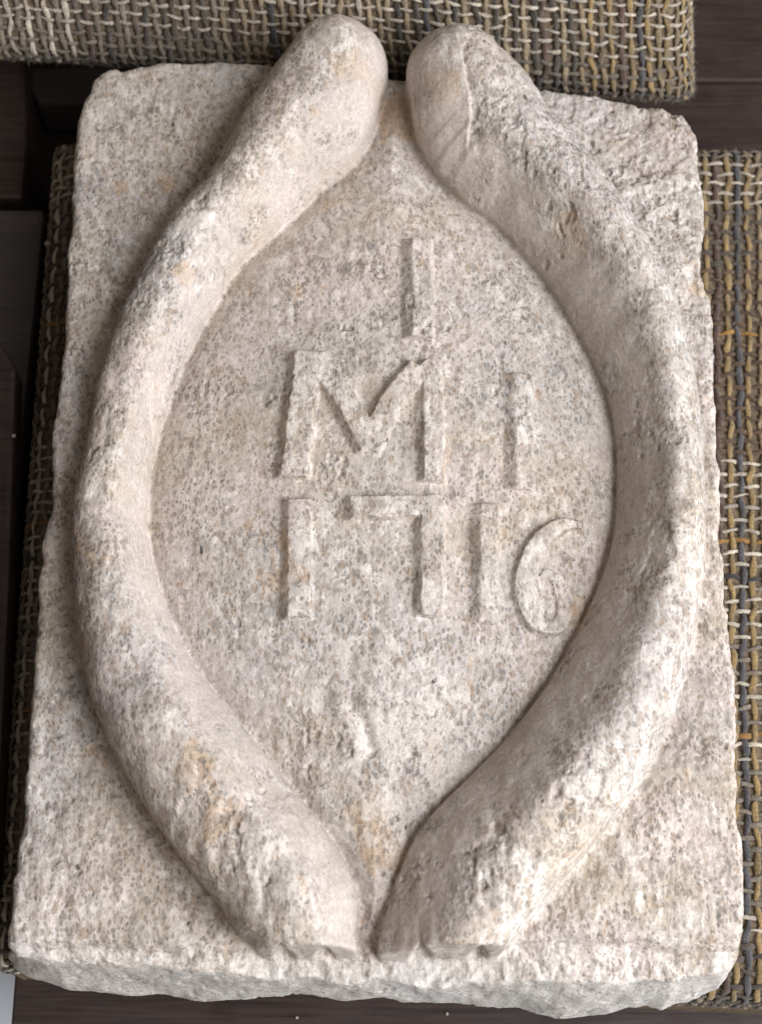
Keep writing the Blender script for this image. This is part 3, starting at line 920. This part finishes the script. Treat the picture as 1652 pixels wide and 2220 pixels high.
WOODG = wood_material("dusty_dark_wood", (0.050, 0.040, 0.038), (0.070, 0.056, 0.053), 0.6)

def prism(name, pts_xy, z_lo, z_hi, mat, parent, bev=0.003):
    import bmesh
    bm = bmesh.new()
    lo = [bm.verts.new((p[0] - parent.location[0], p[1] - parent.location[1], z_lo - parent.location[2])) for p in pts_xy]
    f = bm.faces.new(lo)
    ext = bmesh.ops.extrude_face_region(bm, geom=[f])
    for v in [g for g in ext["geom"] if isinstance(g, bmesh.types.BMVert)]: v.co.z += z_hi - z_lo
    bmesh.ops.recalc_face_normals(bm, faces=bm.faces)
    bmesh.ops.bevel(bm, geom=bm.edges[:], offset=bev, segments=2, affect='EDGES', profile=0.6)
    me = bpy.data.meshes.new(name); bm.to_mesh(me); bm.free()
    me.materials.append(mat)
    o = bpy.data.objects.new(name, me); COL.objects.link(o); o.parent = parent
    return o

chair = empty("wooden_chair_frame", (0, 0, -0.42), "dark brown wooden chair frame carrying both tweed cushions", "chair frame")
ZP = -0.082
xl = SP(33, 2250, ZP)[0]
yb = SP(1700, 186, ZP)[1]
ytop = yb + 0.16
def plank(ya, yb_, z=ZP, lft=0.0):
    return prism("seat_plank", [(xl - lft, ya), (0.36, ya), (0.36, yb_), (xl - lft, yb_)], z - 0.02, z, WOOD, chair, 0.0015)
yf = SP(800, 2341, ZP)[1] - 0.03
n_pl = 5
step = (yb - yf) / n_pl
for i in range(n_pl):
    plank(yf + step * i + 0.0008, yf + step * (i + 1) - 0.0008, ZP, 0.0 if i == 0 else 0.12)
prism("rear_rail", [(xl - 0.1, yb + 0.001), (0.36, yb + 0.001), (0.36, ytop), (xl - 0.1, ytop)], ZP - 0.028, ZP - 0.002, WOOD, chair)
prism("back_panel", [(xl - 0.1, ytop + 0.001), (0.36, ytop + 0.001), (0.36, ytop + 0.02), (xl - 0.1, ytop + 0.02)], ZP - 0.03, 0.30, WOOD, chair)
# side arm board on the left
ar = lambda pts, z: [tuple(SP(a, b, z)) for a, b in pts]
prism("side_rail", ar([(102, 478), (-90, 478), (-190, 2170), (-40, 2170), (28, 1225)], -0.012), -0.10, -0.012, WOODG, chair)
prism("arm_board", ar([(-2, 775), (38, 842), (22, 1350), (-10, 2050), (-170, 2050), (-150, 760)], 0.012), -0.008, 0.012, WOOD, chair)
prism("unseen_shade_panel", ar([(-12, 470), (-100, 470), (-170, 2150), (-75, 2150)], 0.0), -0.10, 0.20, WOOD, chair)  # added out of view, blocks ambient light to darken the seat's left strip
prism("back_post", ar([(52, -80), (62, 330), (50, 455), (-130, 455), (-130, -80)], -0.02), -0.10, -0.02, WOOD, chair)
prism("bracket", ar([(58, 182), (88, 236), (250, 236), (250, 150), (60, 150)], -0.045), -0.075, -0.045, WOODG, chair)
for px_, py_ in ((1742, 2290), (1742, 150), (40, 2290), (40, 150)):
    p = SP(px_, py_, ZP)
    x = min(p[0], 0.33) if px_ > 800 else xl + 0.03
    y = p[1] + (0.02 if py_ > 1000 else 0.05)
    prism("leg", [(x - 0.02, y - 0.02), (x + 0.02, y - 0.02), (x + 0.02, y + 0.02), (x - 0.02, y + 0.02)], -0.42, ZP - 0.030, WOOD, chair)

# ------------------------------------------------------------------ floor
def floor_material():
    s = NT("pale_floor")
    f = s.noise(9, 5, 0.6).outputs["Fac"]
    s.l(s.mix(s.ramp(f, 0.35, 0.65), (0.60, 0.66, 0.72), (0.70, 0.74, 0.78)), s.b.inputs["Base Color"])
    s.b.inputs["Roughness"].default_value = 0.35
    return s.m
fl_o = mesh_np("floor", np.array([(-6, -6, -0.42), (6, -6, -0.42), (6, 6, -0.42), (-6, 6, -0.42)], float), np.array([[0, 1, 2, 3]]), floor_material())
fl_o["kind"] = "structure"

# ------------------------------------------------------------------ crumbs of stone on the seat
def crumb(sx, sy, z, r, label, seed):
    import bmesh
    bm = bmesh.new()
    bmesh.ops.create_icosphere(bm, subdivisions=2, radius=r)
    rr = random.Random(seed)
    for v in bm.verts: v.co *= rr.uniform(0.72, 1.2)
    for v in bm.verts: v.co.z *= 0.7
    me = bpy.data.meshes.new("stone_crumb"); bm.to_mesh(me); bm.free()
    me.materials.append(STONE)
    o = bpy.data.objects.new("stone_crumb", me); COL.objects.link(o)
    o.location = up3(SP(sx, sy, z), z)
    o["label"] = label; o["category"] = "stone crumb"
    return o
crumb(109, 557, 0.0025, 0.0018, "largest pale stone crumb on the left edge of the seat cushion", 1)
crumb(32, 996, 0.0145, 0.0011, "small dim stone crumb on the dark wooden arm", 2)
crumb(1022, 2318, ZP + 0.0005, 0.0008, "tiny stone crumb on the dark front plank below the right roll", 3)
crumb(679, 2326, ZP + 0.0005, 0.0008, "tiny stone crumb on the dark front plank below the left roll", 4)
